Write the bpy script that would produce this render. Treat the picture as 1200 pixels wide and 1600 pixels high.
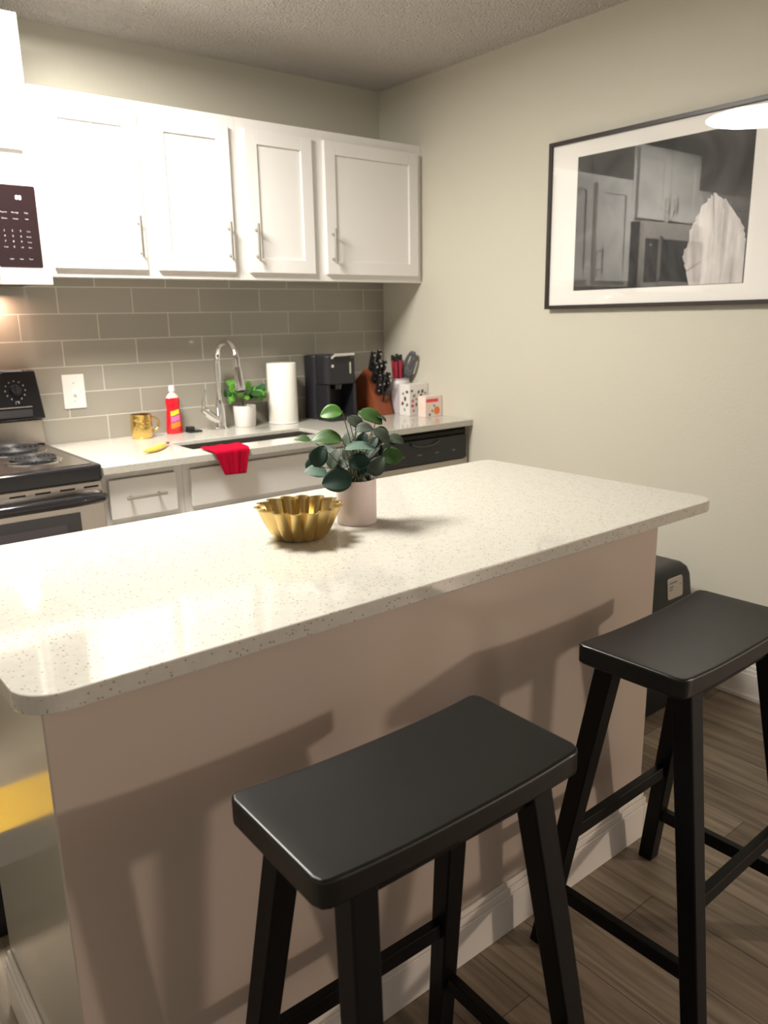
import bpy, bmesh, math, random
from mathutils import Vector, Matrix, Euler
random.seed(7)
for o in list(bpy.data.objects): bpy.data.objects.remove(o)
S = bpy.context.scene
C = S.collection
# ------------------------------------------------------------------ camera
cam_d = bpy.data.cameras.new('camera')
cam = bpy.data.objects.new('camera', cam_d); C.objects.link(cam)
_r = Vector((0.77739497, -0.6287677, -0.01755679)); _u = Vector((0.16406543, 0.17574348, 0.9706682)); _f = Vector((0.60723932, 0.75747305, -0.23978114))
cam.matrix_world = Matrix(((_r.x, _u.x, -_f.x, -2.7305), (_r.y, _u.y, -_f.y, -3.3875), (_r.z, _u.z, -_f.z, 1.3995), (0, 0, 0, 1)))
cam_d.sensor_fit = 'HORIZONTAL'; cam_d.sensor_width = 36; cam_d.lens = 36 * 1225.7 / 1200
cam_d.clip_start = .05
cam_d.dof.use_dof = True; cam_d.dof.focus_distance = 1.65; cam_d.dof.aperture_fstop = 6.5
S.camera = cam
# ------------------------------------------------------------------ world, lights, exposure
w = bpy.data.worlds.new('world'); S.world = w; w.use_nodes = True
w.node_tree.nodes['Background'].inputs[0].default_value = (1.0, .90, .80, 1)
w.node_tree.nodes['Background'].inputs[1].default_value = .46
S.view_settings.view_transform = 'Standard'; S.view_settings.look = 'None'
S.view_settings.gamma = 1; S.view_settings.use_curve_mapping = False; S.view_settings.exposure = 0.13
def lamp(name, kind, loc, power, color, size=.1, rot=None):
    d = bpy.data.lights.new(name, kind); d.energy = power; d.color = color
    if kind == 'POINT': d.shadow_soft_size = size
    if kind == 'AREA': d.shape = 'DISK'; d.size = size
    o = bpy.data.objects.new(name, d); C.objects.link(o); o.location = loc
    if rot: o.rotation_euler = rot
    return o
lamp('kitchen_ceiling_lamp', 'AREA', (-2.02, -1.00, 2.462), 90, (1, .95, .865), .60, (0, 0, 0))
lamp('living_room_lamp', 'POINT', (3.15, -7.35, 1.78), 480, (1, .82, .67), .15)
lamp('microwave_hood_lamp', 'AREA', (-1.95, -.065, 1.512), 1.3, (1, .60, .42), .05, (0, 0, 0))

# ------------------------------------------------------------------ materials
def mat(name, col, rough=.5, metal=0, bump=0, bscale=50, spec=.5, coat=0, var=0, vscale=8, trans=0, emit=None, estr=0, sheen=0, ior=1.45, coatr=.05):
    m = bpy.data.materials.new(name); m.use_nodes = True
    n = m.node_tree.nodes; l = m.node_tree.links; b = n['Principled BSDF']
    b.inputs['Base Color'].default_value = (*col, 1); b.inputs['Roughness'].default_value = rough
    b.inputs['Metallic'].default_value = metal; b.inputs['Specular IOR Level'].default_value = spec
    b.inputs['Coat Weight'].default_value = coat; b.inputs['Coat Roughness'].default_value = coatr
    b.inputs['Transmission Weight'].default_value = trans; b.inputs['IOR'].default_value = ior
    b.inputs['Sheen Weight'].default_value = sheen
    if emit: b.inputs['Emission Color'].default_value = (*emit, 1); b.inputs['Emission Strength'].default_value = estr
    tc = n.new('ShaderNodeTexCoord')
    if var:
        nz = n.new('ShaderNodeTexNoise'); nz.inputs['Scale'].default_value = vscale; nz.inputs['Detail'].default_value = 4
        l.new(tc.outputs['Object'], nz.inputs['Vector'])
        mx = n.new('ShaderNodeMix'); mx.data_type = 'RGBA'
        mx.inputs['A'].default_value = (*[c * (1 - var) for c in col], 1); mx.inputs['B'].default_value = (*[min(1, c * (1 + var)) for c in col], 1)
        l.new(nz.outputs['Fac'], mx.inputs['Factor']); l.new(mx.outputs['Result'], b.inputs['Base Color'])
    if bump:
        nb = n.new('ShaderNodeTexNoise'); nb.inputs['Scale'].default_value = bscale; nb.inputs['Detail'].default_value = 3
        l.new(tc.outputs['Object'], nb.inputs['Vector'])
        bp = n.new('ShaderNodeBump'); bp.inputs['Strength'].default_value = bump; bp.inputs['Distance'].default_value = .004
        l.new(nb.outputs['Fac'], bp.inputs['Height']); l.new(bp.outputs['Normal'], b.inputs['Normal'])
    return m
def nodes(m): return m.node_tree.nodes, m.node_tree.links, m.node_tree.nodes['Principled BSDF']

M_wall = mat('wall_paint', (.60, .575, .485), .55, bump=.15, bscale=90)
M_island = mat('island_paint', (.50, .42, .36), .28, bump=.06, bscale=40)
M_end = mat('island_end_paint', (.50, .48, .41), .13, bump=.02, bscale=12, spec=.6)
M_trim = mat('white_trim', (.78, .74, .69), .3)
M_cab = mat('white_cabinet', (.84, .825, .80), .35)
M_steelw = mat('light_stainless', (.80, .76, .71), .38, .55)
M_steel = mat('stainless', (.44, .40, .36), .26, 1, bump=.05, bscale=200)
M_nickel = mat('brushed_nickel', (.55, .52, .48), .3, 1)
M_chrome = mat('chrome', (.78, .78, .78), .08, 1)
M_black = mat('black_enamel', (.012, .012, .014), .12, coat=.3)
M_blackp = mat('black_plastic', (.018, .018, .022), .35)
M_dark = mat('dark_gap', (.02, .018, .016), .8)
M_glassblk = mat('black_glass', (.02, .018, .022), .06, coat=.5)
M_white = mat('white_plastic', (.85, .83, .80), .35)
M_print = mat('white_marks', (.40, .38, .38), .5)
M_stool = mat('black_stool_paint', (.004, .004, .0045), .40, bump=.04, bscale=120, spec=.22)
M_seat = mat('black_seat_paint', (.003, .003, .003), .34, bump=.03, bscale=60, spec=.5)
M_sink = mat('sink_steel', (.30, .28, .26), .4, 1)
M_redtowel = mat('red_terry', (.42, .003, .026), .95, bump=1.0, bscale=420, spec=.1)
M_gold = mat('gold_metal', (.66, .49, .20), .27, 1)
M_goldmug = mat('gold_mug', (.78, .55, .18), .18, 1, bump=.8, bscale=45)
M_pot = mat('blush_ceramic', (.72, .62, .58), .55)
M_potw = mat('white_ceramic', (.80, .77, .74), .5)
M_soil = mat('dark_soil', (.03, .022, .016), .95, bump=.8, bscale=80)
M_leaf = [mat('leaf_green', (.038, .085, .022), .42, var=.35, vscale=25, spec=.25), mat('leaf_grey', (.050, .066, .048), .5, var=.3, vscale=25, spec=.25),
          mat('leaf_blue', (.014, .036, .027), .58, var=.35, vscale=25, spec=.25), mat('leaf_pale', (.085, .14, .11), .5, var=.25, vscale=25, spec=.25),
          mat('leaf_bright', (.06, .16, .025), .45, var=.2, vscale=25, spec=.25)]
M_stem = mat('stem', (.10, .11, .05), .6)
M_lgreen = [mat('herb_leaf', (.12, .34, .035), .45, var=.3, vscale=30), mat('herb_leaf_dark', (.03, .12, .03), .45, var=.3, vscale=30)]
M_paper = mat('paper_towel', (.86, .84, .78), .9, bump=.4, bscale=150)
M_wood = mat('cherry_wood', (.25, .065, .025), .4, var=.3, vscale=18)
M_knife = mat('knife_handle', (.012, .012, .013), .35)
M_rivet = mat('rivet', (.8, .78, .75), .3, 1)
M_red = mat('red_handle', (.33, .02, .045), .4)
M_grayp = mat('grey_nylon', (.10, .10, .11), .4)
M_lilac = mat('pale_crock', (.60, .54, .57), .4)
M_coil = mat('burner_coil', (.025, .025, .027), .45)
M_yellow = mat('yellow_skin', (.80, .52, .08), .5, var=.2, vscale=30)
M_brown = mat('brown_tip', (.16, .08, .02), .7)
M_matyel = mat('yellow_mat', (.85, .50, .02), .8, bump=.3, bscale=120)
M_liquid = mat('red_soap', (.62, .008, .02), .12, coat=.6)
M_clear = mat('clear_plastic', (.75, .62, .58), .15, coat=.5)
M_bandy = mat('label_yellow', (.85, .62, .03), .4); M_bandp = mat('label_pink', (.75, .15, .35), .4)
M_bando = mat('label_orange', (.85, .22, .03), .4); M_bandb = mat('label_navy', (.06, .03, .15), .4)
M_frame = mat('frame_black', (.03, .022, .02), .35)
M_matboard = mat('mat_board', (.93, .91, .87), .8)
M_mount = mat('mount', (.25, .2, .15), .8)
M_lampw = mat('lamp_glass', (.9, .88, .82), .4, emit=(1, .93, .82), estr=9)
M_ledw = mat('display_digits', (.7, .9, 1), .5, emit=(.85, .95, 1), estr=3)
M_coral = mat('coral_print', (.80, .07, .06), .5); M_cream = mat('cream_print', (.85, .68, .50), .5)
M_greenp = mat('green_print', (.10, .22, .12), .5); M_brownp = mat('brown_print', (.12, .04, .03), .5); M_orangep = mat('orange_print', (.82, .20, .04), .5)
M_graytx = mat('grey_print', (.30, .27, .24), .6)

# quartz: white with dark flecks
M_quartz = mat('speckled_quartz', (.80, .77, .68), .075, spec=.6)
n, l, b = nodes(M_quartz)
tc = n.new('ShaderNodeTexCoord')
v1 = n.new('ShaderNodeTexVoronoi'); v1.inputs['Scale'].default_value = 165
v2 = n.new('ShaderNodeTexNoise'); v2.inputs['Scale'].default_value = 60
l.new(tc.outputs['Object'], v1.inputs['Vector']); l.new(tc.outputs['Object'], v2.inputs['Vector'])
rnd = n.new('ShaderNodeSeparateColor'); l.new(v1.outputs['Color'], rnd.inputs['Color'])
g1 = n.new('ShaderNodeMath'); g1.operation = 'GREATER_THAN'; g1.inputs[1].default_value = .74; l.new(rnd.outputs['Red'], g1.inputs[0])
g2 = n.new('ShaderNodeMath'); g2.operation = 'LESS_THAN'; g2.inputs[1].default_value = .32; l.new(v1.outputs['Distance'], g2.inputs[0])
g3 = n.new('ShaderNodeMath'); g3.operation = 'MULTIPLY'; l.new(g1.outputs[0], g3.inputs[0]); l.new(g2.outputs[0], g3.inputs[1])
cr = n.new('ShaderNodeValToRGB'); cr.color_ramp.elements[0].color = (.26, .23, .18, 1); cr.color_ramp.elements[1].color = (.48, .43, .36, 1)
l.new(rnd.outputs['Green'], cr.inputs['Fac'])
mb = n.new('ShaderNodeMix'); mb.data_type = 'RGBA'; mb.inputs['A'].default_value = (.50, .485, .43, 1); mb.inputs['B'].default_value = (.60, .585, .53, 1); l.new(v2.outputs['Fac'], mb.inputs['Factor'])
mx = n.new('ShaderNodeMix'); mx.data_type = 'RGBA'; l.new(g3.outputs[0], mx.inputs['Factor']); l.new(mb.outputs['Result'], mx.inputs['A']); l.new(cr.outputs['Color'], mx.inputs['B'])
l.new(mx.outputs['Result'], b.inputs['Base Color'])

# backsplash tile
M_tile = mat('glazed_tile', (.35, .33, .28), .16)
n, l, b = nodes(M_tile)
tc = n.new('ShaderNodeTexCoord'); sx = n.new('ShaderNodeSeparateXYZ'); cx = n.new('ShaderNodeCombineXYZ'); l.new(tc.outputs['Object'], sx.inputs[0])
ax = n.new('ShaderNodeMath'); ax.inputs[1].default_value = 1.07 + 6.23; l.new(sx.outputs['X'], ax.inputs[0])
az = n.new('ShaderNodeMath'); az.inputs[1].default_value = -.914 + .106 * 10; l.new(sx.outputs['Z'], az.inputs[0])
l.new(ax.outputs[0], cx.inputs['X']); l.new(az.outputs[0], cx.inputs['Y'])
br = n.new('ShaderNodeTexBrick'); br.offset = .5
for k, v in (('Scale', 1), ('Mortar Size', .0022), ('Mortar Smooth', .3), ('Bias', 0), ('Brick Width', .3115), ('Row Height', .1057)): br.inputs[k].default_value = v
br.inputs['Color1'].default_value = (.32, .30, .255, 1); br.inputs['Color2'].default_value = (.36, .335, .285, 1); br.inputs['Mortar'].default_value = (.62, .60, .53, 1)
l.new(cx.outputs[0], br.inputs['Vector']); l.new(br.outputs['Color'], b.inputs['Base Color'])
bp = n.new('ShaderNodeBump'); bp.inputs['Strength'].default_value = .6; bp.inputs['Distance'].default_value = .002; bp.invert = True
l.new(br.outputs['Fac'], bp.inputs['Height']); l.new(bp.outputs['Normal'], b.inputs['Normal'])
rr = n.new('ShaderNodeMapRange'); rr.inputs['To Min'].default_value = .14; rr.inputs['To Max'].default_value = .7; l.new(br.outputs['Fac'], rr.inputs['Value']); l.new(rr.outputs[0], b.inputs['Roughness'])

# popcorn ceiling
M_ceil = mat('popcorn_ceiling', (.66, .62, .58), .85)
n, l, b = nodes(M_ceil)
tc = n.new('ShaderNodeTexCoord')
nz = n.new('ShaderNodeTexNoise'); nz.inputs['Scale'].default_value = 75; nz.inputs['Detail'].default_value = 4
vo = n.new('ShaderNodeTexVoronoi'); vo.inputs['Scale'].default_value = 110
l.new(tc.outputs['Object'], nz.inputs['Vector']); l.new(tc.outputs['Object'], vo.inputs['Vector'])
ad = n.new('ShaderNodeMath'); ad.operation = 'SUBTRACT'; l.new(nz.outputs['Fac'], ad.inputs[0]); l.new(vo.outputs['Distance'], ad.inputs[1])
bp = n.new('ShaderNodeBump'); bp.inputs['Strength'].default_value = 1; bp.inputs['Distance'].default_value = .012
l.new(ad.outputs[0], bp.inputs['Height']); l.new(bp.outputs['Normal'], b.inputs['Normal'])

# vinyl plank floor, boards run along y
M_floor = mat('vinyl_plank', (.2, .15, .12), .42)
n, l, b = nodes(M_floor)
tc = n.new('ShaderNodeTexCoord'); sx = n.new('ShaderNodeSeparateXYZ'); cx = n.new('ShaderNodeCombineXYZ'); l.new(tc.outputs['Object'], sx.inputs[0])
ay = n.new('ShaderNodeMath'); ay.inputs[1].default_value = 20.35; l.new(sx.outputs['Y'], ay.inputs[0])
ax = n.new('ShaderNodeMath'); ax.inputs[1].default_value = 20.04; l.new(sx.outputs['X'], ax.inputs[0])
l.new(ay.outputs[0], cx.inputs['X']); l.new(ax.outputs[0], cx.inputs['Y'])
br = n.new('ShaderNodeTexBrick'); br.offset = .37; br.offset_frequency = 3
for k, v in (('Scale', 1), ('Mortar Size', .0012), ('Mortar Smooth', .2), ('Bias', 0), ('Brick Width', 1.22), ('Row Height', .152)): br.inputs[k].default_value = v
br.inputs['Color1'].default_value = (.22, .17, .128, 1); br.inputs['Color2'].default_value = (.38, .315, .245, 1); br.inputs['Mortar'].default_value = (.08, .06, .045, 1)
l.new(cx.outputs[0], br.inputs['Vector'])
mp = n.new('ShaderNodeMapping'); mp.inputs['Scale'].default_value = (26, 1.6, 1); l.new(tc.outputs['Object'], mp.inputs['Vector'])
nz = n.new('ShaderNodeTexNoise'); nz.inputs['Scale'].default_value = 1.6; nz.inputs['Detail'].default_value = 7; nz.inputs['Distortion'].default_value = .7; l.new(mp.outputs[0], nz.inputs['Vector'])
cr = n.new('ShaderNodeValToRGB'); cr.color_ramp.elements[0].position = .3; cr.color_ramp.elements[0].color = (.5, .5, .5, 1); cr.color_ramp.elements[1].position = .72; cr.color_ramp.elements[1].color = (1.3, 1.28, 1.22, 1)
l.new(nz.outputs['Fac'], cr.inputs['Fac'])
mm = n.new('ShaderNodeMix'); mm.data_type = 'RGBA'; mm.blend_type = 'MULTIPLY'; mm.inputs['Factor'].default_value = 1
l.new(br.outputs['Color'], mm.inputs['A']); l.new(cr.outputs['Color'], mm.inputs['B']); l.new(mm.outputs['Result'], b.inputs['Base Color'])
bp = n.new('ShaderNodeBump'); bp.inputs['Strength'].default_value = .15; bp.inputs['Distance'].default_value = .002
l.new(nz.outputs['Fac'], bp.inputs['Height']); l.new(bp.outputs['Normal'], b.inputs['Normal'])

# thin glazing: clear with a mirror film
M_pane = bpy.data.materials.new('picture_glass'); M_pane.use_nodes = True
n = M_pane.node_tree.nodes; l = M_pane.node_tree.links; n.remove(n['Principled BSDF'])
t_ = n.new('ShaderNodeBsdfTransparent'); g_ = n.new('ShaderNodeBsdfGlossy'); g_.inputs['Roughness'].default_value = .01
fr = n.new('ShaderNodeLayerWeight'); fr.inputs['Blend'].default_value = .5
fp_ = n.new('ShaderNodeMath'); fp_.operation = 'POWER'; fp_.inputs[1].default_value = 5; l.new(fr.outputs['Facing'], fp_.inputs[0])
fm = n.new('ShaderNodeMath'); fm.operation = 'MULTIPLY_ADD'; fm.inputs[1].default_value = .9; fm.inputs[2].default_value = .045; fm.use_clamp = True; l.new(fp_.outputs[0], fm.inputs[0])
ms = n.new('ShaderNodeMixShader'); l.new(fm.outputs[0], ms.inputs[0]); l.new(t_.outputs[0], ms.inputs[1]); l.new(g_.outputs[0], ms.inputs[2]); l.new(ms.outputs[0], n['Material Output'].inputs[0])

# art print: soft smoky greys
M_art = mat('art_print', (.05, .05, .05), .6)
n, l, b = nodes(M_art); tc = n.new('ShaderNodeTexCoord')
nz = n.new('ShaderNodeTexNoise'); nz.inputs['Scale'].default_value = 4.5; nz.inputs['Detail'].default_value = 5; nz.inputs['Distortion'].default_value = 1.2; l.new(tc.outputs['Object'], nz.inputs['Vector'])
cr = n.new('ShaderNodeValToRGB'); cr.color_ramp.elements[0].position = .35; cr.color_ramp.elements[0].color = (.010, .0098, .0098, 1); cr.color_ramp.elements[1].position = .75; cr.color_ramp.elements[1].color = (.085, .082, .08, 1)
l.new(nz.outputs['Fac'], cr.inputs['Fac']); l.new(cr.outputs['Color'], b.inputs['Base Color'])
M_mane = mat('art_pale', (.6, .58, .57), .6)
n, l, b = nodes(M_mane); tc = n.new('ShaderNodeTexCoord')
mp = n.new('ShaderNodeMapping'); mp.inputs['Scale'].default_value = (1, 26, 5); l.new(tc.outputs['Object'], mp.inputs['Vector'])
nz = n.new('ShaderNodeTexNoise'); nz.inputs['Scale'].default_value = 1.2; nz.inputs['Detail'].default_value = 5; l.new(mp.outputs[0], nz.inputs['Vector'])
cr = n.new('ShaderNodeValToRGB'); cr.color_ramp.elements[0].position = .3; cr.color_ramp.elements[0].color = (.38, .36, .35, 1); cr.color_ramp.elements[1].position = .7; cr.color_ramp.elements[1].color = (.72, .68, .66, 1)
l.new(nz.outputs['Fac'], cr.inputs['Fac']); l.new(cr.outputs['Color'], b.inputs['Base Color'])

# ------------------------------------------------------------------ mesh helpers
def box(bm, x0, x1, y0, y1, z0, z1, mi=0):
    v = [bm.verts.new(p) for p in ((x0, y0, z0), (x1, y0, z0), (x1, y1, z0), (x0, y1, z0), (x0, y0, z1), (x1, y0, z1), (x1, y1, z1), (x0, y1, z1))]
    for f in ((3, 2, 1, 0), (4, 5, 6, 7), (0, 1, 5, 4), (1, 2, 6, 5), (2, 3, 7, 6), (3, 0, 4, 7)):
        bm.faces.new([v[i] for i in f]).material_index = mi
def hexa(bm, bot, top):
    v = [bm.verts.new(p) for p in list(bot) + list(top)]
    for f in ((3, 2, 1, 0), (4, 5, 6, 7), (0, 1, 5, 4), (1, 2, 6, 5), (2, 3, 7, 6), (3, 0, 4, 7)): bm.faces.new([v[i] for i in f])
def prism(bm, pts, h):       # pts ccw list of 3D, h vector
    a = [bm.verts.new(p) for p in pts]; h = Vector(h); c = [bm.verts.new(Vector(p) + h) for p in pts]
    bm.faces.new(a[::-1]); bm.faces.new(c)
    for i in range(len(a)): j = (i + 1) % len(a); bm.faces.new((a[i], a[j], c[j], c[i]))
def lathe(bm, prof, c=(0, 0, 0), seg=32, axis='Z', fn=None):
    rings = []
    for r, h in prof:
        ring = []
        for i in range(seg):
            a = 2 * math.pi * i / seg; rr_ = r * (fn(a, h) if fn else 1); x, y, z = rr_ * math.cos(a), rr_ * math.sin(a), h
            if axis == 'Y': x, y, z = rr_ * math.cos(a), -h, rr_ * math.sin(a)
            if axis == 'X': x, y, z = h, rr_ * math.cos(a), rr_ * math.sin(a)
            ring.append(bm.verts.new((c[0] + x, c[1] + y, c[2] + z)))
        rings.append(ring)
    for a, b_ in zip(rings, rings[1:]):
        for i in range(seg): j = (i + 1) % seg; bm.faces.new((a[i], a[j], b_[j], b_[i]))
    if prof[0][0] > 1e-5: bm.faces.new(rings[0][::-1])
    if prof[-1][0] > 1e-5: bm.faces.new(rings[-1])
    return rings
def tube(bm, pts, rad, seg=12, caps=True):
    pts = [Vector(p) for p in pts]; rad = rad if isinstance(rad, (list, tuple)) else [rad] * len(pts)
    rings = []; up = None
    for i, p in enumerate(pts):
        d = (pts[min(i + 1, len(pts) - 1)] - pts[max(i - 1, 0)]).normalized()
        if up is None: up = Vector((0, 0, 1)) if abs(d.z) < .9 else Vector((1, 0, 0))
        s = d.cross(up).normalized(); up = s.cross(d).normalized()
        rings.append([bm.verts.new(p + (s * math.cos(2 * math.pi * k / seg) + up * math.sin(2 * math.pi * k / seg)) * rad[i]) for k in range(seg)])
    for a, b_ in zip(rings, rings[1:]):
        for i in range(seg): j = (i + 1) % seg; bm.faces.new((a[i], a[j], b_[j], b_[i]))
    if caps: bm.faces.new(rings[0][::-1]); bm.faces.new(rings[-1])
def rrect(x0, x1, y0, y1, r, n_=8):
    out = []
    for cx_, cy_, a0 in ((x1 - r, y1 - r, 0), (x0 + r, y1 - r, 90), (x0 + r, y0 + r, 180), (x1 - r, y0 + r, 270)):
        for k in range(n_ + 1):
            a = math.radians(a0 + 90 * k / n_); out.append((cx_ + r * math.cos(a), cy_ + r * math.sin(a)))
    return out
def text_bm(bm, s, size, x, y, z, depth=.0006):   # reads from the -y side, centred on x, baseline z
    cu = bpy.data.curves.new('txt', 'FONT'); cu.body = s; cu.size = size; cu.align_x = 'CENTER'; cu.extrude = depth / 2; cu.resolution_u = 2
    o = bpy.data.objects.new('txt', cu); C.objects.link(o)
    dg = bpy.context.evaluated_depsgraph_get(); dg.update()
    me = bpy.data.meshes.new_from_object(o.evaluated_get(dg))
    me.transform(Matrix.Translation((x, y, z)) @ Matrix.Rotation(math.pi / 2, 4, 'X'))
    bm.from_mesh(me); bpy.data.objects.remove(o); bpy.data.meshes.remove(me); bpy.data.curves.remove(cu)
def root_of(o):
    while o.parent: o = o.parent
    return o
def obj(name, bm, m, parent=None, bevel=0, smooth=False, local=False, segs=2, label=None):
    if parent is not None and not local: bmesh.ops.translate(bm, verts=bm.verts, vec=-root_of(parent).location)
    bmesh.ops.recalc_face_normals(bm, faces=bm.faces)
    me = bpy.data.meshes.new(name); bm.to_mesh(me); bm.free()
    for x in (m if isinstance(m, (list, tuple)) else [m]): me.materials.append(x)
    o = bpy.data.objects.new(name, me); C.objects.link(o)
    if parent is not None: o.parent = parent
    if smooth:
        for p in me.polygons: p.use_smooth = True
        try: me.set_sharp_from_angle(angle=math.radians(40))
        except Exception: pass
    if bevel:
        md = o.modifiers.new('bevel', 'BEVEL'); md.width = bevel; md.segments = segs; md.limit_method = 'ANGLE'; md.angle_limit = math.radians(35)
        if bevel >= .004:
            for p in me.polygons: p.use_smooth = True
            md.harden_normals = True
            try: me.set_sharp_from_angle(angle=math.radians(60))
            except Exception: pass
    if label: o['label'] = label
    return o
def thing(name, label, cat, loc, group=None):
    o = bpy.data.objects.new(name, None); C.objects.link(o); o.location = loc; o.empty_display_size = .05
    o['label'] = label; o['category'] = cat
    if group: o['group'] = group
    return o
def tag(o, label, cat, group=None):
    o['label'] = label; o['category'] = cat
    if group: o['group'] = group
    return o
def struct(name, bm, m, **k):
    o = obj(name, bm, m, **k); o['kind'] = 'structure'; return o
B = bmesh.new
def bx(*a):
    bm = B(); box(bm, *a); return bm

# ------------------------------------------------------------------ room
HC = 2.506
struct('floor', bx(-4.6, 4.6, -9.0, .12, -.05, 0), M_floor)
struct('ceiling', bx(-4.6, 4.6, -9.0, .12, HC, HC + .06), M_ceil)
struct('wall_back', bx(-4.6, .12, 0, .12, 0, HC), M_wall)
struct('wall_right', bx(0, .12, -3.25, 0, 0, HC), M_wall)
struct('wall_left', bx(-4.72, -4.6, -2.0, .12, 0, HC), M_wall)
def baseboard(name, side):
    bm = B()
    if side == 'right':
        for d, z0, z1 in ((.016, 0, .098), (.012, .098, .114), (.008, .114, .130)): box(bm, -d, -.0004, -3.25, -.69, z0, z1)
        box(bm, -.030, -.016, -3.25, -.69, 0, .018)
    return struct(name, bm, M_trim, bevel=.003)
baseboard('baseboard_right', 'right')
t = obj('tile_backsplash', bx(-3.4, -.001, -.008, -.0003, .90, 1.72), M_tile); tag(t, 'glossy greige subway tile backsplash on the wall behind the counter', 'backsplash')

# ------------------------------------------------------------------ cabinets
def shaker(bm, x0, x1, z0, z1, yf, th=.02, fw=.057, rec=.009):
    box(bm, x0, x0 + fw, yf, yf + th, z0, z1); box(bm, x1 - fw, x1, yf, yf + th, z0, z1)
    box(bm, x0 + fw, x1 - fw, yf, yf + th, z0, z0 + fw); box(bm, x0 + fw, x1 - fw, yf, yf + th, z1 - fw, z1)
    box(bm, x0 + fw, x1 - fw, yf + rec, yf + th - .002, z0 + fw, z1 - fw)
def vhandle(x, z0, z1, yf, parent):
    bm = B(); y = yf - .030
    tube(bm, [(x, y, z0), (x, y, z1)], .0058, 14)
    for z in (z0 + .022, z1 - .022): tube(bm, [(x, yf + .001, z), (x, y, z)], .0048, 10)
    return obj('handle', bm, M_nickel, parent, smooth=True)
def hhandle(x0, x1, z, yf, parent):
    bm = B(); y = yf - .030
    tube(bm, [(x0, y, z), (x1, y, z)], .0058, 14)
    for x in (x0 + .022, x1 - .022): tube(bm, [(x, yf + .001, z), (x, y, z)], .0048, 10)
    return obj('handle', bm, M_nickel, parent, smooth=True)
UF = -.316
def upper(label, x0, x1, z0, z1, doors, yb=-.009):
    t = thing('upper_cabinet', label, 'cabinet', ((x0 + x1) / 2, -.16, z0), 'white shaker wall cabinets')
    bm = B(); box(bm, x0, x1, UF + .019, yb, z0 + .012, z1)
    obj('cabinet_box', bm, M_cab, t, bevel=.001)
    bm = B(); fw = .038
    xs = sorted([x0, x1]); box(bm, x0, x0 + fw, UF, UF + .019, z0, z1); box(bm, x1 - fw, x1, UF, UF + .019, z0, z1)
    box(bm, x0 + fw, x1 - fw, UF, UF + .019, z0, z0 + .045); box(bm, x0 + fw, x1 - fw, UF, UF + .019, z1 - .05, z1)
    if len(doors) == 2: mx_ = (doors[0][1] + doors[1][0]) / 2; box(bm, mx_ - .03, mx_ + .03, UF, UF + .019, z0 + .045, z1 - .05)
    obj('face_frame', bm, M_cab, t, bevel=.0008)
    for dx0, dx1, dz0, dz1, hs in doors:
        bm = B(); shaker(bm, dx0, dx1, dz0, dz1, UF - .0205)
        d = obj('door', bm, M_cab, t, bevel=.0015)
        hx = dx0 + .028 if hs < 0 else dx1 - .028
        if dz1 - dz0 > .5: vhandle(hx, dz0 + .045, dz0 + .195, UF - .0205, d)
        else: vhandle(hx, dz0 + .03, dz0 + .15, UF - .0205, d)
    return t
DZ0, DZ1 = 1.598, 2.163
upper('wide white two-door wall cabinet left of the narrow one, brightly lit', -1.808, -1.012, 1.568, 2.203, [(-1.782, -1.435, DZ0, DZ1, 1), (-1.388, -1.052, DZ0, DZ1, 1)])
upper('narrow white single-door wall cabinet above the paper towel roll', -1.011, -.616, 1.568, 2.203, [(-.980, -.650, DZ0, DZ1, -1)])
upper('white single-door wall cabinet in the corner against the right wall', -.615, -.001, 1.568, 2.203, [(-.584, -.036, DZ0, DZ1, -1)])
upper('white wall cabinet hung higher, above the microwave', -2.574, -1.815, 1.965, 2.42, [(-2.545, -2.215, 1.985, 2.395, 1), (-2.175, -1.846, 1.985, 2.395, -1)])
upper('white wall cabinet left of the microwave, at the far end', -3.35, -2.575, 1.568, 2.203, [(-3.32, -2.98, DZ0, DZ1, 1), (-2.94, -2.605, DZ0, DZ1, -1)])

CF = -.640   # lower face frame plane
def lower(label, x0, x1, fronts):
    t = thing('base_cabinet', label, 'cabinet', ((x0 + x1) / 2, -.32, 0), 'white base cabinets under the worktop')
    bm = B(); box(bm, x0, x1, CF + .019, -.62, .10, .884); box(bm, x0, x0 + .018, -.62, -.009, .10, .884); box(bm, x1 - .018, x1, -.62, -.009, .10, .884); box(bm, x0 + .018, x1 - .018, -.62, -.009, .10, .118)
    obj('cabinet_box', bm, M_cab, t)
    obj('toe_kick', bx(x0, x1, -.56, -.545, 0, .0995), M_dark, t)
    bm = B(); fw = .035
    box(bm, x0, x0 + fw, CF, CF + .019, .10, .884); box(bm, x1 - fw, x1, CF, CF + .019, .10, .884)
    box(bm, x0 + fw, x1 - fw, CF, CF + .019, .860, .884); box(bm, x0 + fw, x1 - fw, CF, CF + .019, .685, .722); box(bm, x0 + fw, x1 - fw, CF, CF + .019, .10, .14)
    obj('face_frame', bm, M_cab, t, bevel=.0008)
    for kind, a, b_, c, d, hs in fronts:
        bm = B()
        if kind == 'door': shaker(bm, a, b_, c, d, CF - .0205); o = obj('door', bm, M_cab, t, bevel=.0015); vhandle(b_ - .028 if hs > 0 else a + .028, d - .19, d - .045, CF - .0205, o)
        else:
            box(bm, a, b_, CF - .0205, CF - .0005, c, d); o = obj('drawer' if kind == 'drawer' else 'false_front', bm, M_cab, t, bevel=.002)
            if kind == 'drawer': m_ = (a + b_) / 2; hhandle(m_ - .075, m_ + .075, (c + d) / 2 + .004, CF - .0205, o)
lower('narrow white base cabinet with a drawer beside the cooker', -1.808, -1.501, [('drawer', -1.788, -1.535, .715, .858, 0), ('door', -1.788, -1.535, .13, .692, 1)])
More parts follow.
